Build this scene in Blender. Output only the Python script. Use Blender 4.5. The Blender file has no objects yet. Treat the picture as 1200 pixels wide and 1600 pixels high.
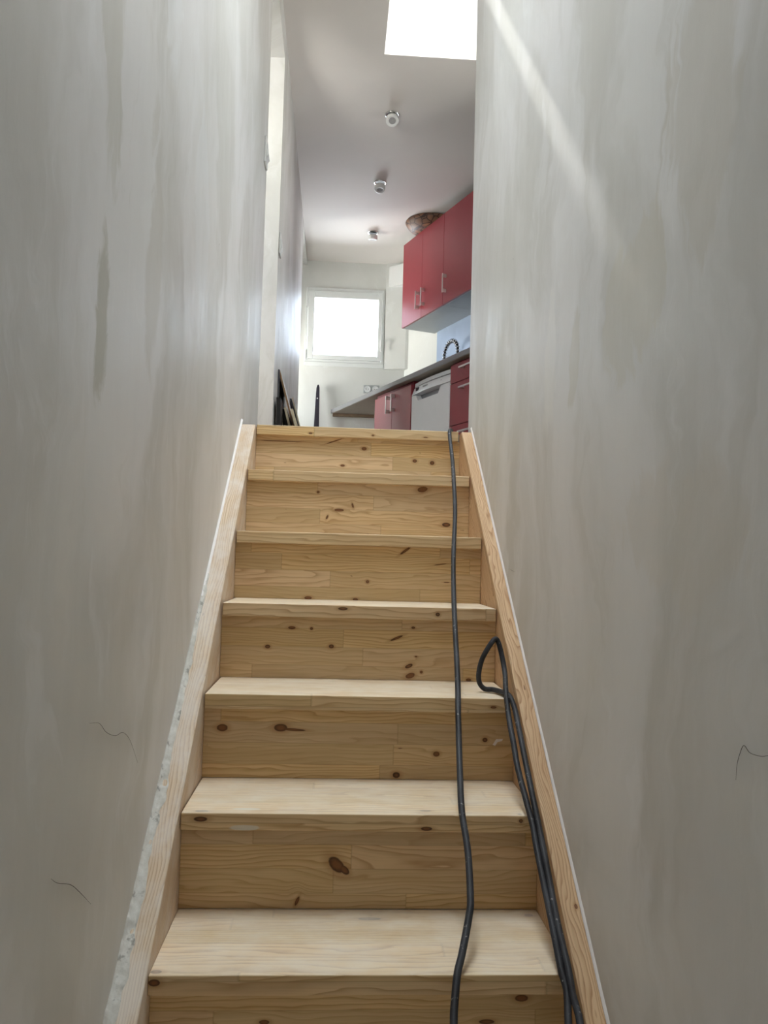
import bpy, bmesh, math, random
from mathutils import Vector, Matrix, noise
D = bpy.data
S = bpy.context.scene
C = S.collection

# ------------------------------------------------------------ camera, world, sun, exposure
cam_d = D.cameras.new('camera'); cam = D.objects.new('camera', cam_d); C.objects.link(cam)
F = Vector((0.05788, 0.996663, 0.057555)); Rt = Vector((0.997855, -0.059523, 0.027247)); Up = Rt.cross(F)
Mc = Matrix((Rt, Up, -F)).transposed().to_4x4(); Mc.translation = Vector((0.28479, -1.17964, 0.89151))
cam.matrix_world = Mc
cam_d.sensor_fit = 'VERTICAL'; cam_d.sensor_height = 36; cam_d.lens = 28.761; cam_d.clip_start = .02
S.camera = cam

world = D.worlds.new('sky'); S.world = world; world.use_nodes = True
bgn = world.node_tree.nodes['Background']
bgn.inputs['Color'].default_value = (0.94, 0.97, 1.0, 1)
wt_ = world.node_tree                       # even bright sky; stronger warm glow below the horizon added to lift the ceilings
_tc = wt_.nodes.new('ShaderNodeTexCoord'); _sp = wt_.nodes.new('ShaderNodeSeparateXYZ'); _mr = wt_.nodes.new('ShaderNodeMapRange')
wt_.links.new(_tc.outputs['Generated'], _sp.inputs[0]); wt_.links.new(_sp.outputs[2], _mr.inputs['Value'])
for _k, _v in (('From Min', -.06), ('From Max', .0), ('To Min', 16.0), ('To Max', 9.0)): _mr.inputs[_k].default_value = _v
wt_.links.new(_mr.outputs['Result'], bgn.inputs['Strength'])
_cm = wt_.nodes.new('ShaderNodeMix'); _cm.data_type = 'RGBA'; _m2 = wt_.nodes.new('ShaderNodeMapRange'); wt_.links.new(_sp.outputs[2], _m2.inputs['Value'])
for _k, _v in (('From Min', -.06), ('From Max', .0), ('To Min', 0.), ('To Max', 1.)): _m2.inputs[_k].default_value = _v
wt_.links.new(_m2.outputs['Result'], _cm.inputs[0]); _cm.inputs[6].default_value = (1.0, .955, .88, 1); _cm.inputs[7].default_value = (.94, .97, 1.0, 1)
wt_.links.new(_cm.outputs[2], bgn.inputs['Color'])

sun_d = D.lights.new('sun', 'SUN'); sun = D.objects.new('sun', sun_d); C.objects.link(sun)
sun_d.energy = 22; sun_d.angle = math.radians(1.6); sun_d.color = (1, .965, .9)
SUN_DIR = Vector((.098, -.952, -1.0)).normalized()
sun.rotation_euler = SUN_DIR.to_track_quat('-Z', 'Y').to_euler()
sun.location = (0, 8, 12)

def area(name, loc, rot, sx, sy, energy=1, portal=True, color=(1, 1, 1)):
    d = D.lights.new(name, 'AREA'); d.shape = 'RECTANGLE'; d.size = sx; d.size_y = sy; d.energy = energy; d.color = color
    o = D.objects.new(name, d); C.objects.link(o); o.location = loc; o.rotation_euler = rot
    d.cycles.is_portal = portal
    return o
S.view_settings.view_transform = 'Standard'; S.view_settings.look = 'None'
S.view_settings.gamma = 1; S.view_settings.use_curve_mapping = False
S.view_settings.exposure = 1.4
S.cycles.max_bounces = 16; S.cycles.diffuse_bounces = 10; S.cycles.glossy_bounces = 5
S.cycles.transparent_max_bounces = 12; S.cycles.caustics_reflective = False

# ------------------------------------------------------------ measures (metres)
G, H, OV, TH, W = .2375, .19238, .0228, .0338, .70525
L = 7 * H; ZC = 3.628; XL = -.055; XR = .752
FLOOR = -5 * H; SL = H / G
YB = 6.271                                   # window wall
A0 = Vector((.20426, YB, 0)); KT = Vector((.35125, -.93628, 0)); KN = Vector((.93628, .35125, 0))
KA = math.atan2(KT.y, KT.x); KW = .622       # kitchen run direction, wall behind it
def K(x, y, z=0): return A0 + KT * x + KN * y + Vector((0, 0, L + z))
SKX0, SKX1, SKY0, SKY1, SKZ = .468, 1.17, 2.19, 3.11, 4.47
S2X0, S2X1, S2Y0, S2Y1, S2Z = .0, .70, .0, 1.25, ZC + .16      # second roof window, unseen, added above the stairwell as fill light
BY, BX, BZ = 5.40, -1.05, 2.24      # bay off the left wall at the far end
BW0, BW1, BW2, BW3 = 5.55, 6.05, L + .50, L + 1.45  # unseen bay window, added to brighten the far end of the kitchen
BV0, BV1, BV2, BV3 = -1.15, -.50, L + .9, L + 1.75     # unseen side-room window, added to light the jamb of the left opening
area('skylight_portal', ((SKX0 + SKX1) / 2, (SKY0 + SKY1) / 2, SKZ + .09), (0, 0, 0), SKX1 - SKX0, SKY1 - SKY0)
area('added_skylight_portal', ((S2X0 + S2X1) / 2, (S2Y0 + S2Y1) / 2, S2Z + .09), (0, 0, 0), S2X1 - S2X0, S2Y1 - S2Y0)
area('added_bay_portal', (BX - .12, (BW0+BW1)/2, (BW2+BW3)/2), (0, math.radians(-90), 0), BW3 - BW2, BW1 - BW0)
area('added_side_room_portal', ((BV0+BV1)/2, 1.14, (BV2+BV3)/2), (math.radians(90), 0, 0), BV1 - BV0, BV3 - BV2)  # sampling portal of the added side-room window
area('window_portal', (.31, YB + .22, L + 1.68), (math.radians(-90), 0, 0), .72, .68)

KX0, KX1, KZ0, KZ1 = 3.00, 3.80, L + 1.05, L + 1.62        # kitchen window added to brighten the left wall, hidden by the stair wall
_p = K((KX0+KX1)/2, KW + .20); _p.z = (KZ0+KZ1)/2
area('added_kitchen_portal', _p, (math.radians(-90), 0, KA), KX1 - KX0, KZ1 - KZ0)

# ------------------------------------------------------------ helpers
def box(bm, x0, x1, y0, y1, z0, z1):
    v = [bm.verts.new(p) for p in ((x0,y0,z0),(x1,y0,z0),(x1,y1,z0),(x0,y1,z0),(x0,y0,z1),(x1,y0,z1),(x1,y1,z1),(x0,y1,z1))]
    for f in ((0,3,2,1),(4,5,6,7),(0,1,5,4),(1,2,6,5),(2,3,7,6),(3,0,4,7)): bm.faces.new([v[i] for i in f])
def prism(bm, pts, fn, a, b):
    """extrude polygon pts; fn(p, t) -> 3D"""
    lo = [bm.verts.new(fn(p, a)) for p in pts]; hi = [bm.verts.new(fn(p, b)) for p in pts]
    n = len(pts)
    bm.faces.new(lo[::-1]); bm.faces.new(hi)
    for i in range(n): bm.faces.new((lo[i], lo[(i+1) % n], hi[(i+1) % n], hi[i]))
def lathe(bm, prof, seg=32, origin=(0, 0, 0), close=True):
    o = Vector(origin); rings = []
    for r, z in prof:
        rings.append([bm.verts.new(o + Vector((r*math.cos(2*math.pi*i/seg), r*math.sin(2*math.pi*i/seg), z))) for i in range(seg)])
    for a, b in zip(rings, rings[1:]):
        for i in range(seg): bm.faces.new((a[i], a[(i+1) % seg], b[(i+1) % seg], b[i]))
    if close:
        bm.faces.new(rings[0][::-1]); bm.faces.new(rings[-1])
def spline(pts, n=8):
    pts = [Vector(p) for p in pts]; out = []
    P = [pts[0]*2 - pts[1]] + pts + [pts[-1]*2 - pts[-2]]
    for i in range(1, len(P) - 2):
        p0, p1, p2, p3 = P[i-1:i+3]
        for k in range(n):
            t = k / n
            out.append(.5*((2*p1) + (p2-p0)*t + (2*p0-5*p1+4*p2-p3)*t*t + (3*p1-p0-3*p2+p3)*t**3))
    out.append(pts[-1]); return out
def tube(bm, pts, r, seg=10, rfn=None):
    rings = []; n = len(pts); up = Vector((.13, .2, 1)).normalized()
    t0 = (pts[1]-pts[0]).normalized(); nx = t0.cross(up).normalized()
    for i, p in enumerate(pts):
        t = (pts[min(i+1, n-1)] - pts[max(i-1, 0)]).normalized()
        nx = (nx - t*nx.dot(t)).normalized(); ny = t.cross(nx)
        rr = rfn(i/(n-1)) if rfn else r
        rings.append([bm.verts.new(p + (nx*math.cos(2*math.pi*k/seg) + ny*math.sin(2*math.pi*k/seg))*rr) for k in range(seg)])
    for a, b in zip(rings, rings[1:]):
        for i in range(seg): bm.faces.new((a[i], a[(i+1) % seg], b[(i+1) % seg], b[i]))
    bm.faces.new(rings[0][::-1]); bm.faces.new(rings[-1])
def obj(name, bm, mat, parent=None, bevel=0, smooth=False, loc=None):
    bmesh.ops.recalc_face_normals(bm, faces=bm.faces)
    me = D.meshes.new(name); bm.to_mesh(me); bm.free()
    o = D.objects.new(name, me); C.objects.link(o)
    if mat: me.materials.append(mat)
    if parent: o.parent = parent
    if loc is not None: o.location = loc
    if bevel:
        b = o.modifiers.new('bevel', 'BEVEL'); b.width = bevel; b.segments = 2; b.limit_method = 'ANGLE'; b.angle_limit = math.radians(40)
    if smooth:
        for f in me.polygons: f.use_smooth = True
    return o
def bx(name, dims, mat, parent=None, bevel=0, loc=None):
    bm = bmesh.new(); box(bm, *dims); return obj(name, bm, mat, parent, bevel, loc=loc)
def tag(o, label, cat, group=None, kind=None):
    o['label'] = label; o['category'] = cat
    if group: o['group'] = group
    if kind: o['kind'] = kind
    return o
def thing(name, label, cat, loc=(0, 0, 0), rotz=0, group=None):
    o = D.objects.new(name, None); C.objects.link(o); o.location = loc; o.rotation_euler = (0, 0, rotz)
    o.empty_display_size = .05
    return tag(o, label, cat, group)
def struct(o): o['kind'] = 'structure'; return o
def copy_tree(o, parent=None):
    c = o.copy(); C.objects.link(c)
    if parent: c.parent = parent
    for ch in o.children: copy_tree(ch, c)
    return c

# ------------------------------------------------------------ material nodes
class NT:
    def __init__(s, name):
        s.m = D.materials.new(name); s.m.use_nodes = True; s.t = s.m.node_tree
        s.b = s.t.nodes['Principled BSDF']
    def n(s, typ, **kw):
        nd = s.t.nodes.new(typ)
        for k, v in kw.items(): setattr(nd, k, v)
        return nd
    def put(s, sock, v):
        if hasattr(v, 'links') or hasattr(v, 'is_output'): s.t.links.new(v, sock)
        else: sock.default_value = v
    def math(s, op, a, b=None, c=None, clamp=False):
        nd = s.n('ShaderNodeMath', operation=op, use_clamp=clamp)
        for i, v in enumerate((a, b, c)):
            if v is not None: s.put(nd.inputs[i], v)
        return nd.outputs[0]
    def xyz(s, x, y, z):
        nd = s.n('ShaderNodeCombineXYZ')
        for i, v in enumerate((x, y, z)): s.put(nd.inputs[i], v)
        return nd.outputs[0]
    def noise(s, vec, scale=1, detail=2, rough=.5, dist=0):
        nd = s.n('ShaderNodeTexNoise'); s.put(nd.inputs['Vector'], vec)
        nd.inputs['Scale'].default_value = scale; nd.inputs['Detail'].default_value = detail
        nd.inputs['Roughness'].default_value = rough; nd.inputs['Distortion'].default_value = dist
        return nd.outputs['Fac']
    def white(s, vec):
        nd = s.n('ShaderNodeTexWhiteNoise', noise_dimensions='3D'); s.put(nd.inputs['Vector'], vec); return nd.outputs['Value']
    def mr(s, v, a, b, c, d, smooth=False):
        nd = s.n('ShaderNodeMapRange', interpolation_type='SMOOTHSTEP' if smooth else 'LINEAR', clamp=True)
        s.put(nd.inputs['Value'], v)
        for k, q in zip(('From Min', 'From Max', 'To Min', 'To Max'), (a, b, c, d)): s.put(nd.inputs[k], q)
        return nd.outputs['Result']
    def mix(s, f, a, b, mode='MIX'):
        nd = s.n('ShaderNodeMix', data_type='RGBA', blend_type=mode)
        s.put(nd.inputs[0], f)
        for i, v in ((6, a), (7, b)):
            if isinstance(v, tuple): v = v + (1,) if len(v) == 3 else v
            s.put(nd.inputs[i], v)
        return nd.outputs[2]
    def sep(s):
        tc = s.n('ShaderNodeTexCoord'); sp = s.n('ShaderNodeSeparateXYZ'); s.t.links.new(tc.outputs['Object'], sp.inputs[0])
        return tc.outputs['Object'], sp.outputs[0], sp.outputs[1], sp.outputs[2]
    def bump(s, h, strength=.3, dist=.002):
        nd = s.n('ShaderNodeBump'); s.put(nd.inputs['Height'], h); nd.inputs['Strength'].default_value = strength
        nd.inputs['Distance'].default_value = dist; s.t.links.new(nd.outputs[0], s.b.inputs['Normal'])
    def ellipse(s, u, v, cu, cv, ru, rv, ang=0):
        du = s.math('SUBTRACT', u, cu); dv = s.math('SUBTRACT', v, cv)
        if ang:
            c, sn = math.cos(ang), math.sin(ang)
            a = s.math('ADD', s.math('MULTIPLY', du, c), s.math('MULTIPLY', dv, sn))
            b = s.math('SUBTRACT', s.math('MULTIPLY', dv, c), s.math('MULTIPLY', du, sn)); du, dv = a, b
        e = s.math('ADD', s.math('POWER', s.math('ABSOLUTE', s.math('DIVIDE', du, ru)), 2.), s.math('POWER', s.math('ABSOLUTE', s.math('DIVIDE', dv, rv)), 2.))
        return s.math('SQRT', e)
def lin(*c):
    return tuple(((x/255)/12.92 if x/255 <= .04045 else ((x/255+.055)/1.055)**2.4) for x in c)
def plain(name, rgb, rough=.5, metal=0, vary=.04, scale=20, bump=0, spec=.5, coat=0):
    t = NT(name); c = lin(*rgb); co, x, y, z = t.sep()
    nz = t.noise(co, scale, 3)
    col = t.mix(t.mr(nz, .3, .7, 0, 1), tuple(q*(1-vary) for q in c), tuple(min(1, q*(1+vary)) for q in c))
    t.put(t.b.inputs['Base Color'], col); t.b.inputs['Roughness'].default_value = rough
    t.b.inputs['Metallic'].default_value = metal; t.b.inputs['Specular IOR Level'].default_value = spec
    if coat: t.b.inputs['Coat Weight'].default_value = coat
    if bump: t.bump(nz, bump, .001)
    return t.m

def plaster(name, patches=(), base=(222, 221, 221), r0=.42, r1=.58, bump=.16, tone=1.0):
    """skimmed wall polished in vertical trowel strokes; u = y, v = z on the wall"""
    t = NT(name); co, x, y, z = t.sep(); xy = t.math('ADD', x, y)
    wob = t.math('MULTIPLY', t.math('SUBTRACT', t.noise(t.xyz(xy, 5.5, z), 2.6, 4, .6), .5), .35)
    xw = t.math('ADD', xy, wob)
    p1 = t.noise(t.xyz(t.math('MULTIPLY', xw, 2.6), 3.1, t.math('MULTIPLY', z, 1.1)), 1, 5, .55, .8)
    p2 = t.noise(t.xyz(t.math('MULTIPLY', xw, 6.5), 7.7, t.math('MULTIPLY', z, 2.2)), 1, 6, .62, .9)
    p3 = t.noise(t.xyz(t.math('MULTIPLY', xy, 26.), 1.7, t.math('MULTIPLY', z, 3.4)), 1, 4, .6, .3)
    c = lin(*base)
    dk = lin(base[0]-22*tone, base[1]-23*tone, base[2]-27*tone); lt = lin(min(255, base[0]+11), min(255, base[1]+12), min(255, base[2]+14))
    col = t.mix(t.mr(p1, .38, .64, 0, 1, True), dk, c)
    col = t.mix(t.mr(p2, .56, .70, 0, .4, True), col, lt)
    col = t.mix(t.mr(p2, .28, .40, .5, 0, True), col, dk)
    gt = t.noise(t.xyz(xy, 9.1, z), 1.3, 3, .5)
    col = t.mix(t.mr(gt, .40, .62, 0, .30 if tone > .5 else 0), col, lin(base[0]-5, base[1]-2, base[2]-8))
    for (cu, cv, ru, rv, ang, rgb, amt) in patches:
        e = t.ellipse(y, z, cu, cv, ru, rv, ang)
        e = t.math('ADD', e, t.math('ADD', t.math('MULTIPLY', t.math('SUBTRACT', p2, .5), 2.6), t.math('MULTIPLY', wob, 2.2)))
        col = t.mix(t.mr(e, .72, 1.02, amt, 0, True), col, lin(*rgb))
    if patches:
        vo = t.n('ShaderNodeTexVoronoi'); t.put(vo.inputs['Vector'], t.xyz(0., t.math('MULTIPLY', y, 4.3), t.math('MULTIPLY', z, 4.3))); vo.inputs['Scale'].default_value = 1
        col = t.mix(t.mr(vo.outputs['Distance'], .007, .014, .7, 0), col, lin(96, 90, 80))
    t.put(t.b.inputs['Base Color'], col)
    ro = t.mr(t.math('ADD', t.math('MULTIPLY', p3, .5), t.math('MULTIPLY', p2, .5)), .35, .65, r0, r1, True)
    t.put(t.b.inputs['Roughness'], ro)
    fine = t.noise(co, 160, 3)
    hgt = t.math('ADD', t.math('MULTIPLY', p3, 1.), t.math('ADD', t.math('MULTIPLY', p2, 1.6), t.math('MULTIPLY', fine, .12)))
    t.bump(hgt, bump, .0035)
    return t.m

def wood(name, seed=0., knots=(), vmode='vert', base=((226, 198, 152), (196, 158, 108)), stave=.046, length=.42, ring=70., dust_light=0., smears=(), slope=False, grey=0., tone=(.86, 1.06), cat=11., contrast=(.45, .95)):
    """edge-glued finger-jointed pine. u along the grain, v across"""
    t = NT(name); co, x, y, z = t.sep()
    if slope:
        ca, sa = math.cos(math.atan(SL)), math.sin(math.atan(SL))
        u = t.math('ADD', t.math('MULTIPLY', y, ca), t.math('MULTIPLY', z, sa))
        v = t.math('ADD', t.math('SUBTRACT', t.math('MULTIPLY', z, ca), t.math('MULTIPLY', y, sa)), x)
    else:
        u = x; v = t.math('SUBTRACT', z, y)
    # staves
    row = t.math('FLOOR', t.math('ADD', t.math('DIVIDE', v, stave), seed*.37 + 50))
    r1 = t.white(t.xyz(row, seed, 1.5))
    u2 = t.math('DIVIDE', t.math('ADD', u, t.math('MULTIPLY', r1, 3.)), length)
    colm = t.math('FLOOR', u2)
    rid = t.white(t.xyz(row, colm, seed + .5)); rid2 = t.white(t.xyz(row, colm, seed + 9.5))
    # knot fields
    gv = v; kd = None; halo = None
    for (ku, kv, ru, rv, *rest) in knots:
        ang = rest[0] if rest else 0
        dv = t.math('SUBTRACT', v, kv)
        e2 = t.ellipse(u, v, ku, kv, ru*2.6 + .006, rv*2.4 + .004)
        w = t.math('EXPONENT', t.math('MULTIPLY', t.math('MULTIPLY', e2, e2), -1.))
        gv = t.math('SUBTRACT', gv, t.math('MULTIPLY', t.math('MULTIPLY', dv, w), .72))
        e = t.ellipse(u, v, ku, kv, ru, rv, ang)
        kd = e if kd is None else t.math('MINIMUM', kd, e)
    gx = t.math('ADD', u, t.math('MULTIPLY', rid, 37.)); gy = t.math('ADD', gv, t.math('MULTIPLY', rid2, 13.))
    n1 = t.noise(t.xyz(t.math('MULTIPLY', gx, 2.6), t.math('MULTIPLY', gy, 13.), seed), 1, 3, .5)
    fr = t.mr(rid2, 0, 1, ring*.75, ring*1.7)
    ph = t.math('ADD', t.math('MULTIPLY', gy, fr), t.math('MULTIPLY', n1, cat))
    fc = t.math('FRACT', ph)
    late = t.math('MULTIPLY', t.math('POWER', fc, 3.2), t.mr(fc, .93, 1., 1., .1))
    streak = t.noise(t.xyz(t.math('MULTIPLY', gx, 5.), t.math('MULTIPLY', gy, 260.), seed + 3), 1, 3, .6)
    n2 = t.noise(t.xyz(t.math('MULTIPLY', gx, 4.), t.math('MULTIPLY', gy, 30.), seed + 5), 1, 2, .5)
    a, b = lin(*base[0]), lin(*base[1])
    col = t.mix(t.mr(n2, .35, .65, 0, .35), a, b)
    col = t.mix(t.math('MULTIPLY', late, t.mr(rid, 0, 1, *contrast)), col, lin(base[1][0]*.82, base[1][1]*.72, base[1][2]*.60))
    col = t.mix(t.mr(streak, .42, .68, 0, .22), col, lin(*(q*.80 for q in base[1])))
    # stave tone
    hue = t.n('ShaderNodeHueSaturation'); t.t.links.new(col, hue.inputs['Color'])
    t.put(hue.inputs['Value'], t.mr(rid, 0, 1, *tone)); t.put(hue.inputs['Saturation'], t.mr(rid2, 0, 1, .93, 1.06)); t.put(hue.inputs['Hue'], t.mr(rid2, 0, 1, .4965, .502))
    col = hue.outputs[0]
    # thin glue lines
    fv = t.math('FRACT', t.math('ADD', t.math('DIVIDE', v, stave), seed*.37 + 50)); edge = t.math('MINIMUM', fv, t.math('SUBTRACT', 1., fv))
    fu = t.math('FRACT', u2); eu = t.math('MINIMUM', fu, t.math('SUBTRACT', 1., fu))
    gl = t.math('MAXIMUM', t.mr(edge, .006, .022, .32, 0), t.mr(eu, .0012, .004, .22, 0))
    col = t.mix(gl, col, lin(120, 88, 52))
    # little random flecks
    fl = t.noise(t.xyz(t.math('MULTIPLY', u, 26.), t.math('MULTIPLY', v, 80.), seed + 20), 1, 1, .4)
    col = t.mix(t.mr(fl, .80, .84, 0, .75, True), col, lin(110, 72, 42))
    if kd is not None:
        kn = t.math('ADD', kd, t.math('MULTIPLY', t.math('SUBTRACT', streak, .5), .35))
        col = t.mix(t.mr(kn, .9, 2.3, .42, 0, True), col, lin(158, 108, 62))
        core = t.mix(t.mr(t.math('ADD', kn, t.math('MULTIPLY', t.math('SUBTRACT', n2, .5), 1.5)), .35, .9, 0, 1), lin(122, 78, 46), lin(62, 34, 18))
        col = t.mix(t.mr(kn, .82, 1.08, .93, 0, True), col, core)
    dn = t.noise(t.xyz(t.math('MULTIPLY', u, 9.), t.math('MULTIPLY', v, 16.), seed + 8), 1, 5, .65)
    if dust_light:  # dust on upward faces; part of the paleness is light painted into the colour
        tc2 = t.n('ShaderNodeTexCoord'); sn = t.n('ShaderNodeSeparateXYZ'); t.t.links.new(tc2.outputs['Normal'], sn.inputs[0])
        topm = t.mr(sn.outputs[2], .5, .9, 0, 1)
        col = t.mix(t.math('MULTIPLY', topm, t.mr(dn, .35, .7, dust_light*.35, dust_light)), col, lin(234, 227, 214))
    if grey: col = t.mix(t.mr(dn, .36, .66, grey*.25, grey, True), col, lin(222, 216, 210))
    for (su, sv, ru, rv) in smears:
        e = t.math('ADD', t.ellipse(u, v, su, sv, ru, rv), t.math('MULTIPLY', t.math('SUBTRACT', dn, .5), 1.6))
        col = t.mix(t.mr(e, .8, 1.1, .75, 0, True), col, lin(226, 222, 214))
    t.put(t.b.inputs['Base Color'], col)
    t.put(t.b.inputs['Roughness'], t.mr(streak, .3, .7, .5, .68)); t.b.inputs['Specular IOR Level'].default_value = .3
    t.bump(t.math('SUBTRACT', t.math('MULTIPLY', streak, .5), t.math('MULTIPLY', late, .5)), .12, .0008)
    return t.m

# ------------------------------------------------------------ materials
M = {}
M['plasterL'] = plaster('plaster_left', patches=[(-.02, 1.22, .05, .13, .0, (182, 180, 168), .8), (-.06, 1.85, .07, .40, .1, (192, 190, 180), .6), (.35, 2.0, .10, .22, .1, (230, 232, 234), .5), (.28, 1.45, .07, .26, .0, (200, 197, 190), .6), (.75, 1.7, .1, .2, .0, (228, 230, 232), .5)])
M['plasterR'] = plaster('plaster_right', patches=[(.12, 1.32, .14, .12, -.2, (200, 195, 180), .5), (-.16, 1.52, .10, .18, .1, (198, 193, 182), .5), (.62, 1.33, .06, .16, .1, (230, 228, 224), .5), (-.05, .95, .2, .1, .1, (206, 200, 190), .35), (.42, 1.30, .04, .10, .2, (198, 194, 180), .5)])
M['paint'] = plaster('painted_plaster', base=(226, 227, 224), r0=.5, r1=.65, bump=.06, tone=.25)
M['ceil'] = plain('ceiling_paint', (224, 219, 215), .7, vary=.015, scale=3)
M['well'] = plain('skylight_white', (238, 240, 240), .7, vary=.01)
M['floor'] = plain('landing_floor', (145, 133, 121), .5, vary=.06)
M['floor2'] = plain('lower_floor', (150, 145, 138), .6, vary=.1, scale=8)
M['pvc'] = plain('window_plastic', (232, 235, 234), .3, vary=.01)
M['white'] = plain('white_plastic', (235, 236, 236), .35, vary=.01)
M['red'] = plain('red_laminate', (152, 56, 65), .33, vary=.02)
M['darkred'] = plain('red_carcass', (120, 30, 42), .45, vary=.02)
M['steel'] = plain('brushed_steel', (228, 222, 220), .3, metal=.75, vary=.03)
M['chrome'] = plain('chrome', (215, 215, 215), .12, metal=1, vary=.01)
M['black'] = plain('black_rubber', (26, 26, 28), .45, vary=.1)
M['cabgrey'] = plain('grey_carcass', (176, 180, 180), .45, vary=.02)
M['counter'] = plain('grey_worktop', (128, 127, 130), .35, vary=.14, scale=180)
M['countunder'] = plain('worktop_underside', (166, 158, 146), .6, vary=.05)
M['batten'] = plain('brown_batten', (130, 110, 88), .6, vary=.15, scale=40)
M['splash'] = plain('blue_grey_splashback', (184, 200, 224), .22, metal=.25, vary=.06, scale=6)
M['dish'] = plain('dishwasher_white', (240, 241, 243), .28, vary=.01)
M['dishgrey'] = plain('dishwasher_grey', (150, 152, 158), .4, vary=.03)
M['screen'] = plain('dark_display', (60, 62, 66), .2)
M['mark'] = plain('grey_print', (170, 170, 172), .4)
M['cream'] = plain('cream_board', (226, 214, 188), .55, vary=.06, scale=60)
M['lightboard'] = plain('white_canvas', (226, 226, 224), .6, vary=.02)
M['dark'] = plain('black_panel', (30, 29, 30), .4, vary=.1)
M['greygreen'] = plain('charcoal_panel', (74, 76, 70), .5, vary=.1)
M['brownedge'] = plain('brown_edge', (158, 124, 90), .5, vary=.1, scale=60)
M['slate'] = plain('slate_edge', (92, 92, 98), .5, vary=.1)
M['navy'] = plain('dark_navy', (38, 34, 48), .3, vary=.08)
M['gap'] = plain('shadow_gap', (40, 32, 24), .8)
M['hair'] = plain('dark_hair', (44, 38, 34), .6)

def glass_mat(name='thin_glass', tint=(.96, .98, .98, 1)):
    t = NT(name); nt = t.t
    tr = t.n('ShaderNodeBsdfTransparent'); gl = t.n('ShaderNodeBsdfGlossy'); gl.inputs['Roughness'].default_value = .02
    tr.inputs['Color'].default_value = tint
    fr = t.n('ShaderNodeFresnel'); fr.inputs['IOR'].default_value = 1.45
    mx = t.n('ShaderNodeMixShader'); nt.links.new(fr.outputs[0], mx.inputs[0]); nt.links.new(tr.outputs[0], mx.inputs[1]); nt.links.new(gl.outputs[0], mx.inputs[2])
    nt.links.new(mx.outputs[0], nt.nodes['Material Output'].inputs['Surface']); return t.m
M['glass'] = glass_mat(); M['frost'] = glass_mat('dull_glass', (.66, .70, .75, 1))
def cable_mat():
    t = NT('cable_rubber'); co, x, y, z = t.sep()
    n = t.noise(co, 90, 4, .65); n2 = t.noise(co, 14, 3)
    col = t.mix(t.mr(n2, .35, .65, 0, 1), lin(36, 35, 38), lin(60, 61, 66))
    col = t.mix(t.mr(n, .64, .70, 0, .7, True), col, lin(176, 172, 168))
    t.put(t.b.inputs['Base Color'], col); t.b.inputs['Roughness'].default_value = .55; t.b.inputs['Specular IOR Level'].default_value = .35; t.bump(n, .2, .0006); return t.m
M['cable'] = cable_mat()
def filler_mat():
    t = NT('rough_filler'); co, x, y, z = t.sep(); n = t.noise(co, 55, 5, .65); n2 = t.noise(co, 22, 4, .6)
    col = t.mix(t.mr(n, .3, .7, 0, 1), lin(188, 184, 175), lin(218, 216, 210))
    col = t.mix(t.mr(n2, .59, .66, 0, .6, True), col, lin(92, 88, 80))
    t.put(t.b.inputs['Base Color'], col); t.b.inputs['Roughness'].default_value = .8; t.bump(n, .8, .003); return t.m
M['filler'] = filler_mat()
M['caulk'] = plain('white_caulk', (232, 228, 226), .5, vary=.03)
def basket_mat():
    t = NT('mottled_basket'); co, x, y, z = t.sep()
    w = t.noise(co, 9, 3, .6); vo = t.n('ShaderNodeTexVoronoi', feature='DISTANCE_TO_EDGE'); t.put(vo.inputs['Vector'], co); vo.inputs['Scale'].default_value = 17
    vc = t.n('ShaderNodeTexVoronoi'); t.put(vc.inputs['Vector'], co); vc.inputs['Scale'].default_value = 17
    col = t.mix(t.mr(vc.outputs['Distance'], 0, .6, 0, 1), lin(170, 122, 88), lin(128, 92, 70))
    sp = t.n('ShaderNodeSeparateColor'); t.t.links.new(vc.outputs['Color'], sp.inputs[0])
    col = t.mix(t.mr(sp.outputs[0], 0, 1, 0, .8), col, lin(118, 92, 78))
    col = t.mix(t.mr(vo.outputs['Distance'], .03, .07, 1, 0), col, lin(58, 38, 32))
    t.put(t.b.inputs['Base Color'], col); t.b.inputs['Roughness'].default_value = .5; return t.m
M['basket'] = basket_mat()

# ------------------------------------------------------------ shell
YF = -3.3
DY0, DY1, DZ = 2.22, 2.965, L + 2.136
bm = bmesh.new()
box(bm, XL-.16, XL, YF, DY0, FLOOR, ZC); box(bm, XL-.16, XL, DY0, DY1, DZ, ZC); box(bm, XL-.16, XL, DY1, BY, L-.15, ZC)
box(bm, XL-.16, XL, BY, YB, L+BZ, ZC)
struct(obj('wall_left', bm, M['plasterL']))
bm = bmesh.new(); box(bm, XR, XR+.15, YF, 1.745, FLOOR, ZC)
struct(obj('wall_right', bm, M['plasterR'], bevel=.004))
struct(bx('wall_front', (XL-.16, XR+.15, YF-.15, YF, FLOOR, ZC), M['paint']))
struct(bx('wall_south', (XR+.151, 2.75, 1.595, 1.745, L-.15, ZC), M['paint']))
struct(bx('wall_under_landing', (XL-.16, XR+.151, 1.721, 1.80, FLOOR, L-.151), M['paint']))
bm = bmesh.new()
wx0, wx1, wz0, wz1 = -.055, .673, L+1.338, L+2.03
box(bm, BX-.1, wx1+.25, YB, YB+.2, L-.15, wz0); box(bm, BX-.1, wx1+.25, YB, YB+.2, wz1, ZC); box(bm, BX-.1, wx0, YB, YB+.2, wz0, wz1); box(bm, wx1, wx1+.25, YB, YB+.2, wz0, wz1)
struct(obj('wall_back', bm, M['paint']))
bm = bmesh.new()
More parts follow.
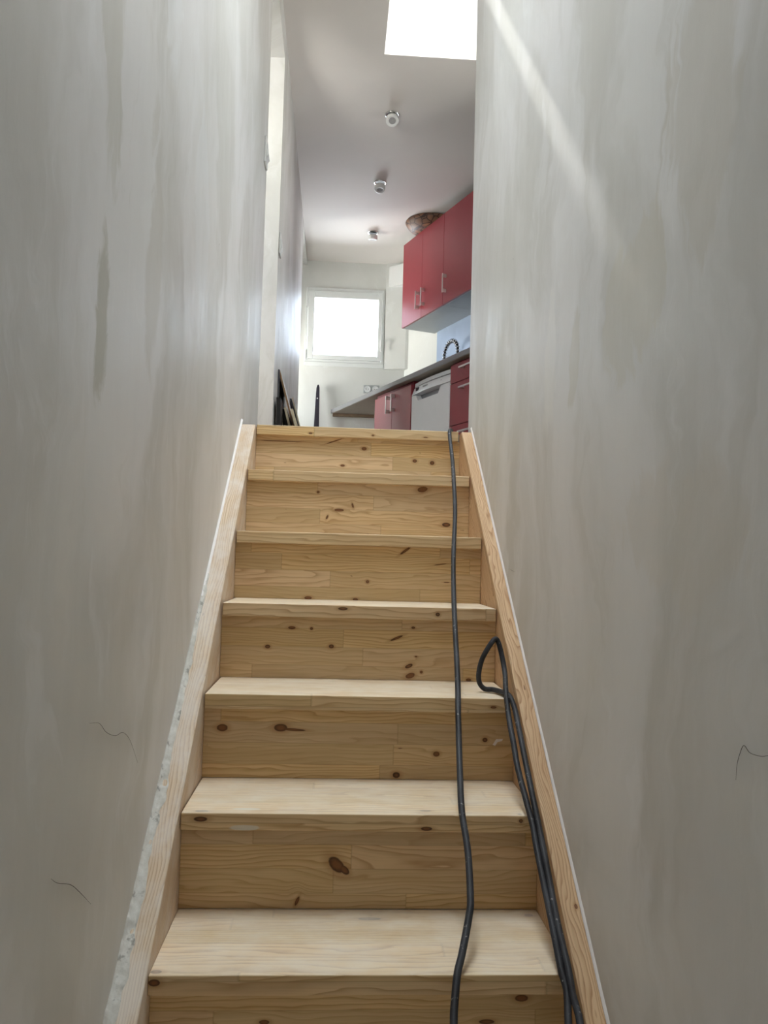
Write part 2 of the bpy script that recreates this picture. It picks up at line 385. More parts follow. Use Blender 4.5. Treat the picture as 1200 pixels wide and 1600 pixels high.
for xa, xb, za, zb in ((.20, KX0, L-.15, ZC), (KX1, 5.4, L-.15, ZC), (KX0, KX1, L-.15, KZ0), (KX0, KX1, KZ1, ZC)):
    prism(bm, [(xa, KW), (xb, KW), (xb, KW+.15), (xa, KW+.15)], lambda p, z: K(p[0], p[1], 0)+Vector((0, 0, z-L)), za, zb)
struct(obj('wall_kitchen', bm, M['paint']))
bm = bmesh.new()                                            # ceiling slab with the skylight shaft left open
YM = 1.7
box(bm, XL-1.9, SKX0, YM, YB+.3, ZC, SKZ); box(bm, SKX1, 3.0, YM, YB+.3, ZC, SKZ)
box(bm, SKX0, SKX1, YM, SKY0, ZC, SKZ); box(bm, SKX0, SKX1, SKY1, YB+.3, ZC, SKZ)
box(bm, XL-1.9, S2X0, YF-.15, YM, ZC, S2Z); box(bm, S2X1, 3.0, YF-.15, YM, ZC, S2Z)
box(bm, S2X0, S2X1, YF-.15, S2Y0, ZC, S2Z); box(bm, S2X0, S2X1, S2Y1, YM, ZC, S2Z)
struct(obj('ceiling', bm, M['ceil']))
struct(bx('floor', (XL-1.9, 2.9, 1.72, YB+.2, L-.15, L), M['floor']))
struct(bx('floor_lower', (XL-.16, XR+.15, YF, 1.72, FLOOR-.1, FLOOR), M['floor2']))
struct(bx('wall_bay', (BX-.1, XL-.161, BY-.12, BY, L, ZC), M['paint']))
bm = bmesh.new(); box(bm, BX-.1, BX, BY, BW0, L, ZC); box(bm, BX-.1, BX, BW1, YB, L, ZC); box(bm, BX-.1, BX, BW0, BW1, L, BW2); box(bm, BX-.1, BX, BW0, BW1, BW3, ZC)
struct(obj('wall_bay_end', bm, M['paint']))
struct(bx('floor_side_room', (XL-1.9, XL-.161, 1.2, 1.7195, L-.15, L), M['floor']))
# side room behind the opening in the left wall
bm = bmesh.new(); box(bm, XL-1.9, XL-1.8, 1.2, 4.4, L, ZC); box(bm, XL-1.8, BV0, 1.2, 1.3, L, ZC); box(bm, BV1, XL-.16, 1.2, 1.3, L, ZC); box(bm, BV0, BV1, 1.2, 1.3, L, BV2); box(bm, BV0, BV1, 1.2, 1.3, BV3, ZC); box(bm, XL-1.8, XL-.16, 4.3, 4.4, L, ZC)
struct(obj('wall_side_room', bm, M['paint']))
# pipe casing in the far corner, with its boxed top
bm = bmesh.new(); prism(bm, [(.68, YB), (.68, YB-.02), (.868, YB-.07), (.893, YB-.07), (.865, YB)], lambda p, z: Vector((p[0], p[1], z)), L+1.29, ZC)
struct(obj('trim_1', bm, M['paint']))
bm = bmesh.new(); prism(bm, [(.703, YB-.03), (.845, YB-.15), (.918, YB-.15), (.872, YB-.03)], lambda p, z: Vector((p[0], p[1], z)), L+2.055, L+2.25)
struct(obj('trim_2', bm, M['white'], bevel=.003))
struct(bx('trim_3', (-.05, .675, YB-.012, YB, L+1.300, L+1.337), M['pvc'], bevel=.003))
# roof window
def roof_window(name, x0, x1, y0, y1, zt=SKZ):
    w_ = struct(D.objects.new(name, None)); C.objects.link(w_); w_.location = ((x0+x1)/2, (y0+y1)/2, zt)
    a, b = (x1-x0)/2+.03, (y1-y0)/2+.03
    bm = bmesh.new(); box(bm, -a, -a+.03, -b, b, 0, .05); box(bm, a-.03, a, -b, b, 0, .05); box(bm, -a+.03, a-.03, -b, -b+.03, 0, .05); box(bm, -a+.03, a-.03, b-.03, b, 0, .05)
    obj('window_frame', bm, M['pvc'], w_); bx('pane', (-a+.03, a-.03, -b+.03, b-.03, .02, .026), M['glass'], w_)
roof_window('window_2', SKX0, SKX1, SKY0, SKY1)
roof_window('added_window_3', S2X0, S2X1, S2Y0, S2Y1, S2Z)  # added out of view to light the stairwell
dk = struct(D.objects.new('added_window_4', None)); C.objects.link(dk); dk.location = (BX-.06, BW0, BW2)  # window in the bay, unseen and added for its light
bm = bmesh.new(); wd_, hd_ = BW1-BW0, BW3-BW2
box(bm, 0, .05, .001, .04, .001, hd_-.001); box(bm, 0, .05, wd_-.04, wd_-.001, .001, hd_-.001); box(bm, 0, .05, .04, wd_-.04, .001, .04); box(bm, 0, .05, .04, wd_-.04, hd_-.04, hd_-.001)
obj('window_frame', bm, M['pvc'], dk)
bx('pane', (.022, .028, .04, wd_-.04, .04, hd_-.04), M['glass'], dk)
dk = struct(D.objects.new('added_window_5', None)); C.objects.link(dk); dk.location = (BV0, 1.22, BV2)  # side-room window, out of view, added for light on the jamb
bm = bmesh.new(); wd_, hd_ = BV1-BV0, BV3-BV2
box(bm, .001, .04, 0, .05, .001, hd_-.001); box(bm, wd_-.04, wd_-.001, 0, .05, .001, hd_-.001); box(bm, .04, wd_-.04, 0, .05, .001, .04); box(bm, .04, wd_-.04, 0, .05, hd_-.04, hd_-.001)
obj('window_frame', bm, M['pvc'], dk)
bx('pane', (.04, wd_-.04, .022, .028, .04, hd_-.04), M['glass'], dk)
dk = struct(D.objects.new('added_window_6', None)); C.objects.link(dk); q = K(KX0, KW+.05); dk.location = (q.x, q.y, KZ0); dk.rotation_euler = (0, 0, KA)  # added kitchen window, never in view, lights the wall opposite
bm = bmesh.new(); wd_, hd_ = KX1-KX0, KZ1-KZ0
box(bm, .001, .05, 0, .05, .001, hd_-.001); box(bm, wd_-.05, wd_-.001, 0, .05, .001, hd_-.001); box(bm, .05, wd_-.05, 0, .05, .001, .05); box(bm, .05, wd_-.05, 0, .05, hd_-.05, hd_-.001)
obj('window_frame', bm, M['pvc'], dk)
bx('pane', (.05, wd_-.05, .022, .028, .05, hd_-.05), M['glass'], dk)
# end wall window
win = struct(D.objects.new('window_1', None)); C.objects.link(win); win.location = (wx0, YB, wz0)
w, h = wx1-wx0, wz1-wz0; gx0, gx1, gz0, gz1 = .08, .67, .064, .595
def frame(bm, x0, x1, z0, z1, X0, X1, Z0, Z1, y0, y1):
    box(bm, x0, X0, y0, y1, z0, z1); box(bm, X1, x1, y0, y1, z0, z1); box(bm, X0, X1, y0, y1, z0, Z0); box(bm, X0, X1, y0, y1, Z1, z1)
bm = bmesh.new(); frame(bm, 0.001, w-.001, .001, h-.001, .022, w-.022, .022, h-.03, -.012, .07); obj('window_frame', bm, M['pvc'], win, bevel=.003)
bm = bmesh.new(); frame(bm, .024, w-.024, .024, h-.032, gx0, gx1, gz0, gz1, -.024, .05); obj('sash', bm, M['pvc'], win, bevel=.004)
bx('pane', (gx0, gx1, .015, .021, gz0, gz1), M['frost'], win)
bm = bmesh.new(); box(bm, .692, .706, -.034, -.024, .15, .22); box(bm, .694, .704, -.055, -.034, .195, .208); box(bm, .693, .705, -.066, -.052, .105, .21); obj('window_handle', bm, M['white'], win, bevel=.003)
for zz in (.012, .50):
    bm = bmesh.new(); lathe(bm, [(.008, zz), (.008, zz+.09)], 12, (.012, -.022, 0)); obj('hinge', bm, M['white'], win, smooth=False)

# ------------------------------------------------------------ staircase
st = thing('staircase', 'straight pine staircase with closed risers rising between two plastered walls', 'staircase', (W/2, 0, FLOOR))
def put(o): o.location = o.location - st.location; o.parent = st; return o
KN_R = {6: [(.375,.113,.009,.006),(.555,.076,.008,.006),(.617,.071,.008,.007),(.301,.051,.008,.004),(.085,.13,.075,.0016),(.269,.136,.030,.0018,.35)],
 5: [(.56,.158,.017,.009,.2),(.336,.099,.003,.008,.3),(.293,.083,.016,.005),(.224,.139,.005,.004),(.64,.046,.014,.007),(.255,.059,.003,.007,-.4)],
 4: [(.49,.149,.020,.0035,.65),(.593,.111,.020,.0014,.15),(.381,.055,.005,.005),(.613,.059,.009,.0016),(.21,.004,.011,.005),(.347,.003,.008,.004)],
 3: [(.178,.13,.010,.004),(.229,.129,.004,.004),(.117,.08,.007,.005),(.282,.084,.007,.005),(.452,.109,.018,.0032,.4),(.495,.137,.005,.003),(.486,.037,.011,.005,.4),(.49,.012,.013,.007,.3),(.519,.022,.004,.004),(.504,.062,.004,.002),(.644,.004,.007,.004)],
 2: [(.039,.112,.013,.0085),(.172,.114,.016,.009),(.20,.110,.030,.003,-.05),(.646,.093,.006,.005),(.533,.059,.008,.006),(.441,.01,.009,.007)],
 1: [(.306,.086,.020,.012,-.8),(.322,.076,.012,.007,-.7),(.23,.015,.003,.010,-.4)],
 0: [(.189,.104,.009,.004),(.629,.142,.012,.006),(.569,.103,.014,.004)]}
# tread knots in (x, v = z - y) measured on the tread's own axes
KN_T = {7: [(.186,-.024,.007,.003),(.404,-.024,.005,.003),(.589,-.024,.008,.002)], 4: [(.309,-.009,.013,.004),(.556,-.018,.006,.005)],
 3: [(.66,-.02,.007,.003)], 2: [(.673,-.010,.004,.004),(.037,-.012,.014,.005),(.483,-.027,.012,.004)],
 1: [(.373,-.215,.022,.006),(.691,-.233,.009,.006),(.007,-.012,.010,.006),(.70,-.05,.007,.003)]}
XLR = {1: (-.0035, .7128), 2: (-.0015, .712), 3: (.0, .7105), 4: (.001, .7095), 5: (.001, .709), 6: (.001, .7085), 7: (-.001, .7050)}
DZT = {6: .0105}
for k in range(-4, 8):
    xl, xr = XLR.get(k, (0, W)); dz = DZT.get(k, 0)
    mt = wood('pine_tread', 3.1*k + 40.7, KN_T.get(k, ()), base=((230, 204, 160), (204, 170, 124)), stave=.052, length=.9, ring=60, dust_light=.68, tone=(.88, 1.05), cat=6., contrast=(.4, .9),
              smears=[(.122, -.028, .026, .0055)] if k == 2 else ())
    bm = bmesh.new()
    if k == 7: box(bm, xl, xr, 0, .057, -TH, 0)
    else: box(bm, xl, xr, 0, G+OV, -TH, 0)
    put(obj('tread', bm, mt, bevel=.0022, loc=(0, k*G, k*H + dz)))
    if k < 7:
        mr_ = wood('pine_riser', 5.3*k + 11.9, KN_R.get(k, ()), base=((222, 196, 154), (198, 164, 116)), stave=.0475, length=.55, ring=64, cat=8., contrast=(.3, .8))
        bm = bmesh.new(); box(bm, -.0033, .7128, 0, .02, 0.0, H - TH - .0002 + DZT.get(k+1, 0) - dz)
        put(obj('riser', bm, mr_, bevel=.0006, loc=(0, (k+1)*G + OV, k*H + dz)))
def stringer(x0, x1, off, mat):
    yt = 1.70; bm = bmesh.new(); y_fl = (FLOOR - off)/SL
    pts = [(y_fl, FLOOR), ((L-.004-off)/SL, L-.004), (yt, L-.004), (yt, L-.33), ((FLOOR-off+.36)/SL, FLOOR)]
    prism(bm, pts, lambda p, x: Vector((x, p[0], p[1])), x0, x1)
    return put(obj('stringer', bm, mat, bevel=.002))
sl = stringer(-.0515, -.0038, .012, wood('pine_stringer_left', 77., [], base=((222, 200, 170), (190, 154, 118)), stave=.2, length=9, ring=110, cat=9., contrast=(.9, 1.), grey=.62, slope=True))
sl['label'] = 'side board smeared with white plaster'
stringer(.7132, XR-.004, .012, wood('pine_stringer_right', 31., [(.42, .75, .005, .003)], base=((220, 188, 150), (186, 146, 106)), stave=.2, length=9, ring=120, cat=16., contrast=(.9, 1.), slope=True))
# small paint sticker on a riser
bm = bmesh.new(); prism(bm, [(.664, -.006), (.672, .007), (.688, .008), (.686, .003), (.676, .001), (.670, -.008)], lambda p, y: Vector((p[0]-.0, y, p[1])), -.0005, 0)
stk = put(obj('paint_chip', bm, M['caulk'], loc=(0, 3*G+OV-.0003, 2*H+.088))); stk['label'] = 'small white paper scrap stuck on a riser'

# wall edge trims along the stringers
random.seed(4)
bm = bmesh.new(); rows = []                                # hand-filled gap on the left, lumpy
N = 900
def nz(a_, b_, c_): return noise.noise(Vector((a_, b_, c_)))
for i in range(N+1):
    y = -.95 + (1.02+.95)*i/N; taper = min(1, (1.03 - y)/.65)
    wd = (.0125 + .009*nz(y*11, 3, 1) + .007*nz(y*46, 1, 1)) * (.2+.8*taper)
    up = (.010 + .008*nz(y*16, 7, 2) + .006*nz(y*60, 4, 1)) * (.25+.75*taper)
    pit = max(0, nz(y*30, 11, 5) - .22)*.022*taper
    zz = SL*y + .012; h1 = .0022 + .0022*nz(y*90, 2, 9); h2 = .0015 + .0018*nz(y*120, 5, 3)
    sec = [(XL-.002, zz+up+.003), (XL+.0015+h2*.5, zz+up*.9), (XL+.003+h2, zz+up*.45-pit*.3), (XL+.005+wd*.25, zz+.003+h1-pit), (XL+.005+wd*.6, zz+.002+h2-pit*.8), (XL+.005+wd, zz+.0012), (XL+.006+wd, zz-.003)]
    rows.append([bm.verts.new((a_, y, b_)) for a_, b_ in sec])
for p, q in zip(rows, rows[1:]):
    for j in range(6): bm.faces.new((p[j], p[j+1], q[j+1], q[j]))
struct(obj('trim_4', bm, M['filler'], smooth=True))
bm = bmesh.new(); rows = []
for i in range(201):
    y = -.95 + (1.665+.95)*i/200; zz = SL*y + .012 + .001*noise.noise(Vector((y*20, 0, 0)))
    rows.append([bm.verts.new(q) for q in ((XR+.001, y, zz+.007), (XR-.0035, y, zz+.0015), (XR-.0045, y, zz-.001), (XR-.002, y, zz-.006))])
for p, q in zip(rows, rows[1:]):
    for j in range(3): bm.faces.new((p[j], p[j+1], q[j+1], q[j]))
struct(obj('trim_5', bm, M['caulk'], smooth=True))
bm = bmesh.new(); rows = []
for i in range(81):
    y = .95 + (1.665-.95)*i/80; zz = SL*y + .012
    rows.append([bm.verts.new(q) for q in ((XL-.001, y, zz+.006), (XL+.0035, y, zz+.002), (XL+.006, y, zz+.0008), (XL+.005, y, zz-.006))])
for p, q in zip(rows, rows[1:]):
    for j in range(3): bm.faces.new((p[j], p[j+1], q[j+1], q[j]))
struct(obj('trim_6', bm, M['caulk'], smooth=True))

# ------------------------------------------------------------ cords on the stairs
r = .0052
pts = [(.752-.05, 2.6, L+r), (.725, 2.2, L+r), (.70, 1.9, L+r), (.688, 1.72, L+r+.001), (.678, 1.675, L+.007), (.672, 1.652, L-.004), (.6695, 1.62, 1.313), (.6618, 1.4914, 1.2221), (.6547, 1.402, 1.1496), (.6413, 1.2658, 1.0393), (.6151, 1.0981, .9035), (.600, .9725, .8017), (.5913, .8784, .7255), (.5801, .7446, .6171), (.5698, .6556, .545), (.5564, .525, .4393), (.5523, .4669, .3922), (.5545, .4024, .3399), (.5492, .3336, .2842), (.5428, .306, .2619), (.5229, .2539, .2197), (.5119, .2294, .1998), (.5035, .198, .1744), (.4976, .1681, .1501), (.4918, .0991, .0942), (.49, -.02, -.002), (.50, -.25, -.19), (.50, -.5, -.39)]
bm = bmesh.new(); tube(bm, spline(pts, 8), .0066, 12)
tag(obj('power_cord', bm, M['cable'], smooth=True), 'dark grey cord running down over every step from the landing', 'cord', 'cords on the stairs')
lp = [(.64, -.50, -.385), (.655, -.2, -.15), (.6688, .0978, .0933), (.6841, .1673, .1495), (.6921, .206, .1809), (.690, .2307, .2009), (.690, .2598, .2244), (.6898, .2937, .2519), (.6895, .3321, .283), (.689, .3707, .3143), (.689, .4136, .349), (.690, .4458, .3751), (.6865, .4908, .4116), (.6821, .551, .4603), (.6833, .5999, .4999), (.6837, .6475, .5385), (.6861, .6847, .5686), (.690, .725, .603), (.6975, .775, .632), (.692, .80, .680), (.682, .805, .705), (.668, .80, .694), (.648, .80, .658), (.640, .80, .624), (.642, .80, .600), (.654, .795, .5865), (.674, .79, .5855), (.688, .75, .586), (.6945, .70, .585), (.700, .6688, .5617), (.7005, .6349, .5343), (.7, .5851, .494), (.70, .5332, .4519), (.7, .4855, .4133), (.7005, .4482, .3831), (.7003, .4085, .3509), (.6997, .3657, .3162), (.699, .33, .2873), (.6985, .2996, .2627), (.6995, .2627, .2328), (.7005, .2351, .2120), (.700, .2204, .2015), (.6995, .196, .1800), (.702, .1747, .1625), (.702, .1628, .1529), (.698, .0934, .0957), (.69, -.2, -.14), (.68, -.5, -.385)]
bm = bmesh.new(); tube(bm, spline(lp, 8), .0062, 12)
tag(obj('power_cord', bm, M['cable'], smooth=True), 'black cord doubled back in a loop along the right-hand stair side', 'cord', 'cords on the stairs')

# hairs stuck on the walls
def hair(pts, label, rr=.00038):
    bm = bmesh.new(); tube(bm, spline(pts, 6), rr, 6, rfn=lambda t: rr*(.35+.65*math.sin(math.pi*min(max(t, .02), .98))))
    tag(obj('hair_strand', bm, M['hair'], smooth=True), label, 'hair', 'hairs stuck on the walls')
X = XL+.0011
hair([(X, .013, .649), (X, .062, .639), (X, .102, .618), (X, .156, .601), (X, .204, .596), (X, .255, .572), (X, .319, .519)], 'wavy dark hair on the left wall, the longer and higher one')
hair([(X, -.12, .485), (X, -.094, .47), (X, -.04, .447), (X, .005, .419), (X, .062, .38)], 'short arched dark hair low on the left wall')
X = XR-.0011
hair([(X, -.252, .650), (X, -.254, .666), (X, -.26, .680), (X, -.270, .693), (X, -.284, .688), (X, -.308, .690), (X, -.322, .694), (X, -.35, .70)], 'hooked dark hair on the right wall')
hair([(XR-.0008, .99, .875), (XR-.0008, .957, .8705), (XR-.0008, .925, .868)], 'short straight dark hair on the right wall just above the wooden side board')

# ------------------------------------------------------------ kitchen run
def kthing(name, label, cat, x, y, z, group=None): return thing(name, label, cat, K(x, y, z), KA, group)
def handle(parent, x, z0, z1, yf, vertical=True):
    bm = bmesh.new()
    if vertical:
        box(bm, x-.006, x+.006, yf-.034, yf-.028, z0, z1)
        for zz in (z0+.004, z1-.029): box(bm, x-.006, x+.006, yf-.028, yf, zz, zz+.025)
    else:
        box(bm, z0, z1, yf-.034, yf-.028, x-.006, x+.006)
        for zz in (z0+.004, z1-.029): box(bm, zz, zz+.025, yf-.028, yf, x-.006, x+.006)
    return obj('handle', bm, M['steel'], parent, bevel=.001)
# double base cabinet
c1 = kthing('base_cabinet', 'red two-door base cabinet left of the dishwasher', 'cabinet', .955, .03, 0, 'kitchen base cabinets')
bm = bmesh.new(); box(bm, 0, .675, .022, .56, .10, .861); box(bm, .01, .665, .07, .55, 0.0005, .10); obj('body', bm, M['darkred'], c1)
d = bx('door', (.001, .336, 0, .02, .10, .832), M['red'], c1, .0015); handle(d, .290, .672, .812, 0)
d = bx('door', (.339, .674, 0, .02, .10, .832), M['red'], c1, .0015); handle(d, .385, .672, .812, 0)
# dishwasher
dw = kthing('dishwasher', 'white freestanding dishwasher under the grey worktop between red cabinets', 'dishwasher', 1.64, .03, 0)
WD = .582
bm = bmesh.new(); box(bm, .002, WD-.002, .045, .55, .03, .80); box(bm, .02, WD-.02, .06, .54, 0.0005, .03); obj('body', bm, M['dishgrey'], dw)
def bow(x): return -.020*(1-((x-WD/2)/(WD/2))**2)
bm = bmesh.new()
sh = [(0, .06), (WD, .06), (WD, .742), (WD-.13, .742), (WD-.165, .695), (.105, .695), (.065, .742), (0, .742)]
prism(bm, sh, lambda p, y: Vector((p[0], y, p[1])), 0, .044); dr = obj('door', bm, M['dish'], dw, bevel=.003)
def bowed(z0, z1, yb0, yb1, back, name, mat):
    bm = bmesh.new(); n = 16; R_ = []
    for i in range(n+1):
        x = WD*i/n
        R_.append([bm.verts.new(q) for q in ((x, bow(x)+yb0, z0), (x, bow(x)*.9+yb1, z1), (x, back, z1), (x, back, z0))])
    for p, q in zip(R_, R_[1:]):
        for j in range(4): bm.faces.new((p[j], q[j], q[(j+1) % 4], p[(j+1) % 4]))
    bm.faces.new(R_[0]); bm.faces.new(R_[-1][::-1]); return obj(name, bm, mat, dw, bevel=.0015)
cp = bowed(.744, .802, .0, .022, .05, 'control_panel', M['dish'])
bowed(.808, .838, .024, .028, .54, 'lid', M['dish'])
bowed(.8025, .8075, .032, .032, .5, 'lid_gap', M['dark'])
bm = bmesh.new(); box(bm, .075, .115, -.004, .02, .766, .790); obj('display', bm, M['screen'], cp)
bm = bmesh.new()
for i in range(5): box(bm, .20+i*.014, .210+i*.014, -.0115, .004, .776, .783)
obj('lettering', bm, M['mark'], cp)
bm = bmesh.new()
lathe(bm, [(.006, 0), (.006, .004)], 14); bmesh.ops.rotate(bm, verts=bm.verts, matrix=Matrix.Rotation(math.radians(90), 3, 'X')); bmesh.ops.translate(bm, verts=bm.verts, vec=(.46, .003, .775)); obj('button', bm, M['mark'], cp)
# drawer cabinet
c2 = kthing('base_cabinet', 'red base cabinet with drawers right of the dishwasher, beside the wall edge', 'cabinet', 2.232, .03, 0, 'kitchen base cabinets')
bm = bmesh.new(); box(bm, 0, .598, .022, .56, .10, .861); box(bm, .01, .59, .07, .55, 0.0005, .10); obj('body', bm, M['darkred'], c2)
for z0, z1, hz in ((.722, .845, .800), (.438, .717, .668), (.10, .433, .38)):
    d = bx('drawer', (.001, .597, 0, .02, z0, z1), M['red'], c2, .0015); handle(d, hz, .165, .435, 0, False)
# worktop
bm = bmesh.new(); prism(bm, [(.002, 0), (3.5, 0), (3.5, .62), (.236, .62)], lambda p, z: Vector((p[0], p[1], z)), .8645, .90)
wt = kthing('worktop', 'long grey speckled worktop running over the red base units to the window wall', 'worktop', 0, 0, 0)
obj('slab', bm, M['counter'], wt, bevel=.0015)
bm = bmesh.new(); prism(bm, [(.008, .004), (3.49, .004), (3.49, .6), (.23, .6)], lambda p, z: Vector((p[0], p[1], z)), .8622, .8643)
obj('underside', bm, M['countunder'], wt)
tag(bx('support_batten', (.222, .60, YB-.034, YB-.001, L+.836, L+.861), M['batten'], bevel=.001), 'brown wooden batten on the end wall under the worktop end', 'batten')
# backsplash
tag(bx('splashback', (0, 2.6, 0, .006, 0, .588), M['splash'], loc=K(.89, KW-.0065, .9005)), 'blue-grey shiny splashback between worktop and wall cabinets', 'splashback').rotation_euler = (0, 0, KA)
# wall cabinets
def wallcab(x, wd, doors, label):
    c = kthing('wall_cabinet', label, 'cabinet', x, .305, 1.488, 'kitchen wall cabinets')
    bx('body', (0, wd, .0195, .314, 0, .712), M['cabgrey'], c)
    for x0, x1, hx in doors:
        d = bx('door', (x0+.001, x1-.001, 0, .019, .001, .714), M['red'], c, .0012); handle(d, hx, .078, .225, 0)
    return c
wallcab(.838, .728, ((0, .363, .315), (.364, .728, .412)), 'red two-door wall cabinet at the far end, bowl standing on top')
wallcab(1.568, .53, ((0, .53, .050),), 'red single-door wall cabinet nearest the viewer, partly behind the wall edge')
# wide bowl on the cabinets
bm = bmesh.new()
lathe(bm, [(.10, 0), (.150, .006), (.182, .028), (.202, .055), (.211, .073), (.207, .073), (.196, .054), (.176, .032), (.14, .014), (.02, .010)], 48)
tag(obj('bowl', bm, M['basket'], smooth=True, loc=K(1.19, .385, 2.2025)), 'wide shallow bowl with brown mosaic pattern on top of the wall cabinets', 'bowl')
# spring tap
fa = kthing('kitchen_tap', 'tall kitchen tap with black and chrome spring hose', 'tap', 1.25, .5, .9005)
bm = bmesh.new(); lathe(bm, [(.028, 0), (.028, .008), (.018, .012), (.016, .16), (.012, .17)], 24); obj('base', bm, M['chrome'], fa, smooth=False)
arc = [Vector((0, 0, .15)), Vector((0, 0, .20)), Vector((.003, 0, .27))]
arc += [Vector((.112-.110*math.cos(a_), 0, .285+.098*math.sin(a_))) for a_ in [math.pi*i/14 for i in range(15)]] + [Vector((.225, 0, .25)), Vector((.226, 0, .21))]
cv = spline(arc, 6); bm = bmesh.new(); tube(bm, cv, .009, 10); obj('hose', bm, M['black'], fa, smooth=True)
# helix round the hose
L_ = [0]
for p, q in zip(cv, cv[1:]): L_.append(L_[-1]+(q-p).length)
hel = []; turns = 20; n = turns*14
for i in range(n+1):
    s_ = L_[-1]*i/n; j = max(k_ for k_ in range(len(L_)) if L_[k_] <= s_+1e-9); j = min(j, len(cv)-2)
    f_ = (s_-L_[j])/(L_[j+1]-L_[j]); p = cv[j].lerp(cv[j+1], f_); tt = (cv[j+1]-cv[j]).normalized(); b1 = Vector((0, 1, 0)); b2 = tt.cross(b1)
    an = 2*math.pi*turns*i/n; hel.append(p + (b1*math.cos(an)+b2*math.sin(an))*.0155)
bm = bmesh.new(); tube(bm, hel, .0036, 6); obj('spring', bm, M['chrome'], fa, smooth=True)
bm = bmesh.new(); lathe(bm, [(.013, 0), (.017, .01), (.017, .07), (.012, .10)], 20, (.226, 0, .11)); obj('spray_head', bm, M['black'], fa)
# double socket on the end wall
so = thing('wall_socket', 'white double wall socket above the worktop end', 'socket', (.497, YB-.0005, L+1.063))
bx('plate', (0, .146, -.010, 0, 0, .075), M['cabgrey'], so, .002)
for xx in (.036, .110):
    bm = bmesh.new(); lathe(bm, [(.030, 0), (.030, .004), (.024, .004), (.021, -.001), (.001, -.001)], 28, close=False)
    bmesh.ops.rotate(bm, verts=bm.verts, matrix=Matrix.Rotation(math.radians(90), 3, 'X')); bmesh.ops.translate(bm, verts=bm.verts, vec=(xx, -.0115, .0375)); sk = obj('outlet', bm, M['white'], so)
    bm = bmesh.new()
    for dx_ in (-.0095, .0095): box(bm, xx+dx_-.003, xx+dx_+.003, -.0125, -.0108, .035, .041)
    obj('pin_holes', bm, M['dark'], sk)

# light switches on the left wall, seen edge on
def switch(y, z, label):
    s_ = thing('light_switch', label, 'light switch', (XL+.0005, y, z), 0, 'light switches on the left wall')
    bx('plate', (0, .008, -.042, .042, -.055, .055), M['white'], s_, .003)
    bm = bmesh.new(); prism(bm, [(.008, -.03), (.0165, -.018), (.010, .03), (.008, .03)], lambda p, y_: Vector((p[0], y_, p[1])), -.03, .03); obj('rocker', bm, M['white'], s_, bevel=.001)
switch(2.135, L+1.205, 'white light switch before the opening, nearest the stairs')
switch(3.035, L+1.165, 'white light switch on the wall beyond the opening')

# ceiling spots
def spot(x, y, label, tilt, turn):
    s_ = thing('ceiling_spotlight', label, 'spotlight', (x, y, ZC-.0005), turn, 'recessed ceiling spotlights')
    bm = bmesh.new(); lathe(bm, [(.034, -.001), (.036, -.006), (.043, -.007), (.0455, -.004), (.0455, 0)], 36, close=False); obj('bezel', bm, M['chrome'], s_, smooth=True)
    bm = bmesh.new(); lathe(bm, [(.034, -.002), (.001, -.002)], 36, close=False); obj('socket_cup', bm, M['dark'], s_)
    Rm = Matrix.Rotation(math.radians(tilt), 3, 'X')
    bm = bmesh.new(); lathe(bm, [(.028, .0), (.038, -.006), (.040, -.036), (.036, -.042), (.023, -.042), (.021, -.038)], 36, close=False)
    bmesh.ops.rotate(bm, verts=bm.verts, matrix=Rm); bmesh.ops.translate(bm, verts=bm.verts, vec=(0, .004, -.020)); obj('lamp_head', bm, M['white'], s_, smooth=True)
    bm = bmesh.new(); lathe(bm, [(.0215, -.038), (.018, -.0395), (.014, -.037), (.007, -.0395), (.001, -.0395)], 30, close=False)
    bmesh.ops.rotate(bm, verts=bm.verts, matrix=Rm); bmesh.ops.translate(bm, verts=bm.verts, vec=(0, .004, -.020)); obj('lens', bm, M['mark'], s_, smooth=True)
    return s_
spot(.553, 3.706, 'white ceiling spotlight nearest the skylight, tilted toward the stairs', -38, 0)
spot(.528, 4.624, 'middle chrome ceiling spotlight of the row of three', -14, 0)
spot(.519, 5.541, 'chrome ceiling spotlight nearest the small window', 8, 0)

# boards leaning on the left wall past the opening
def lean(name, y0, y1, zt, xb, th, face, edge, label, cat, slope=.285, group='boards leaning on the left wall'):
    o = thing(name, label, cat, (xb, y0, L), 0, group)
    def P(z, off): return (-slope*z + off, z)
    a_, b_ = P(0, 0), P(zt, 0); fx, fz = .3*th, .3*th
    bm = bmesh.new(); prism(bm, [(0, .0008), (-slope*zt, zt), (-slope*zt-th, zt), (-th, .0008)], lambda p, y: Vector((p[0], y, p[1])), .006, y1-y0)
    obj('panel', bm, face, o)
    bm = bmesh.new(); prism(bm, [(0, .0008), (-slope*zt, zt), (-slope*zt-th, zt), (-th, .0008)], lambda p, y: Vector((p[0], y, p[1])), 0, .006)
    obj('edge', bm, edge, o); return o
lean('leaning_board', 3.05, 3.20, .368, -.012, .022, M['dark'], M['dark'], 'black panel closest to the opening, leftmost of the leaning boards', 'board', .03)
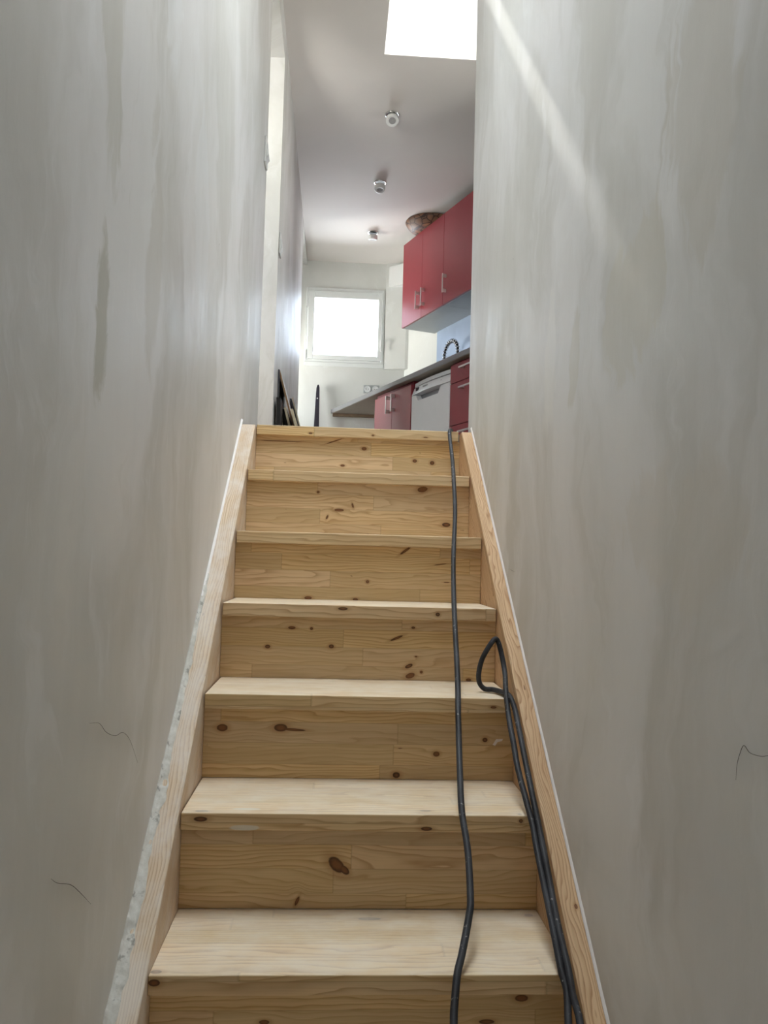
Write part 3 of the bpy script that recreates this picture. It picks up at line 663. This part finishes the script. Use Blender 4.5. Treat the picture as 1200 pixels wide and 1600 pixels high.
lean('leaning_board', 3.27, 3.85, .365, .045, .013, M['greygreen'], M['cream'], 'board with pale edge right of the black panel', 'board', .255)
lean('leaning_board', 3.40, 3.85, .372, .069, .019, M['greygreen'], M['greygreen'], 'charcoal panel between two cream-edged boards', 'board', .255)
lean('leaning_board', 3.30, 3.85, .362, .089, .013, M['brownedge'], M['cream'], 'cream-edged board just right of the charcoal panel', 'board', .27)
lean('leaning_board', 3.30, 3.85, .570, .113, .010, M['lightboard'], M['brownedge'], 'tallest leaning board with a thin brown wooden edge', 'board', .285)
lean('leaning_board', 3.24, 3.85, .345, .1305, .0155, M['cream'], M['cream'], 'thick cream board in front of the tallest leaning one', 'board', .285)
lean('leaning_board', 4.38, 4.98, .628, .1430, .010, M['lightboard'], M['cream'], 'white board with cream edge, rightmost of the leaning boards', 'board', .285)
lean('leaning_board', 4.36, 5.00, .618, .1315, .009, M['dark'], M['dark'], 'thin black sheet behind the rightmost cream-edged board', 'board', .285)
tag(bx('upright_batten', (XL+.001, XL+.009, 3.23, 3.25, L+.0005, L+.556), M['slate']), 'thin slate-grey batten standing upright against the left wall behind the boards', 'batten')

# dark upright board near the end wall
ub = thing('upright_board', 'tall narrow dark navy board with rounded top standing by the end wall', 'board', (.062, 6.10, L))
prof = [(-.040, .0005), (-.029, .62), (-.017, 1.03), (-.014, 1.085), (-.008, 1.108), (.0, 1.117), (.008, 1.112), (.0135, 1.09), (.015, 1.05), (.022, .62), (.024, .0005)]
bm = bmesh.new(); prism(bm, [(a_+.02, b_) for a_, b_ in prof], lambda p, y: Vector((p[0], y + p[1]*.10, p[1])), 0, .030); obj('blade', bm, M['navy'], ub, bevel=.004)
bm = bmesh.new(); lathe(bm, [(.006, 0), (.006, .006), (.003, .008)], 16); bmesh.ops.rotate(bm, verts=bm.verts, matrix=Matrix.Rotation(math.radians(90), 3, 'X')); bmesh.ops.translate(bm, verts=bm.verts, vec=(.018, .099, .985)); bt = obj('button', bm, M['white'], ub); bt['label'] = 'small white button'
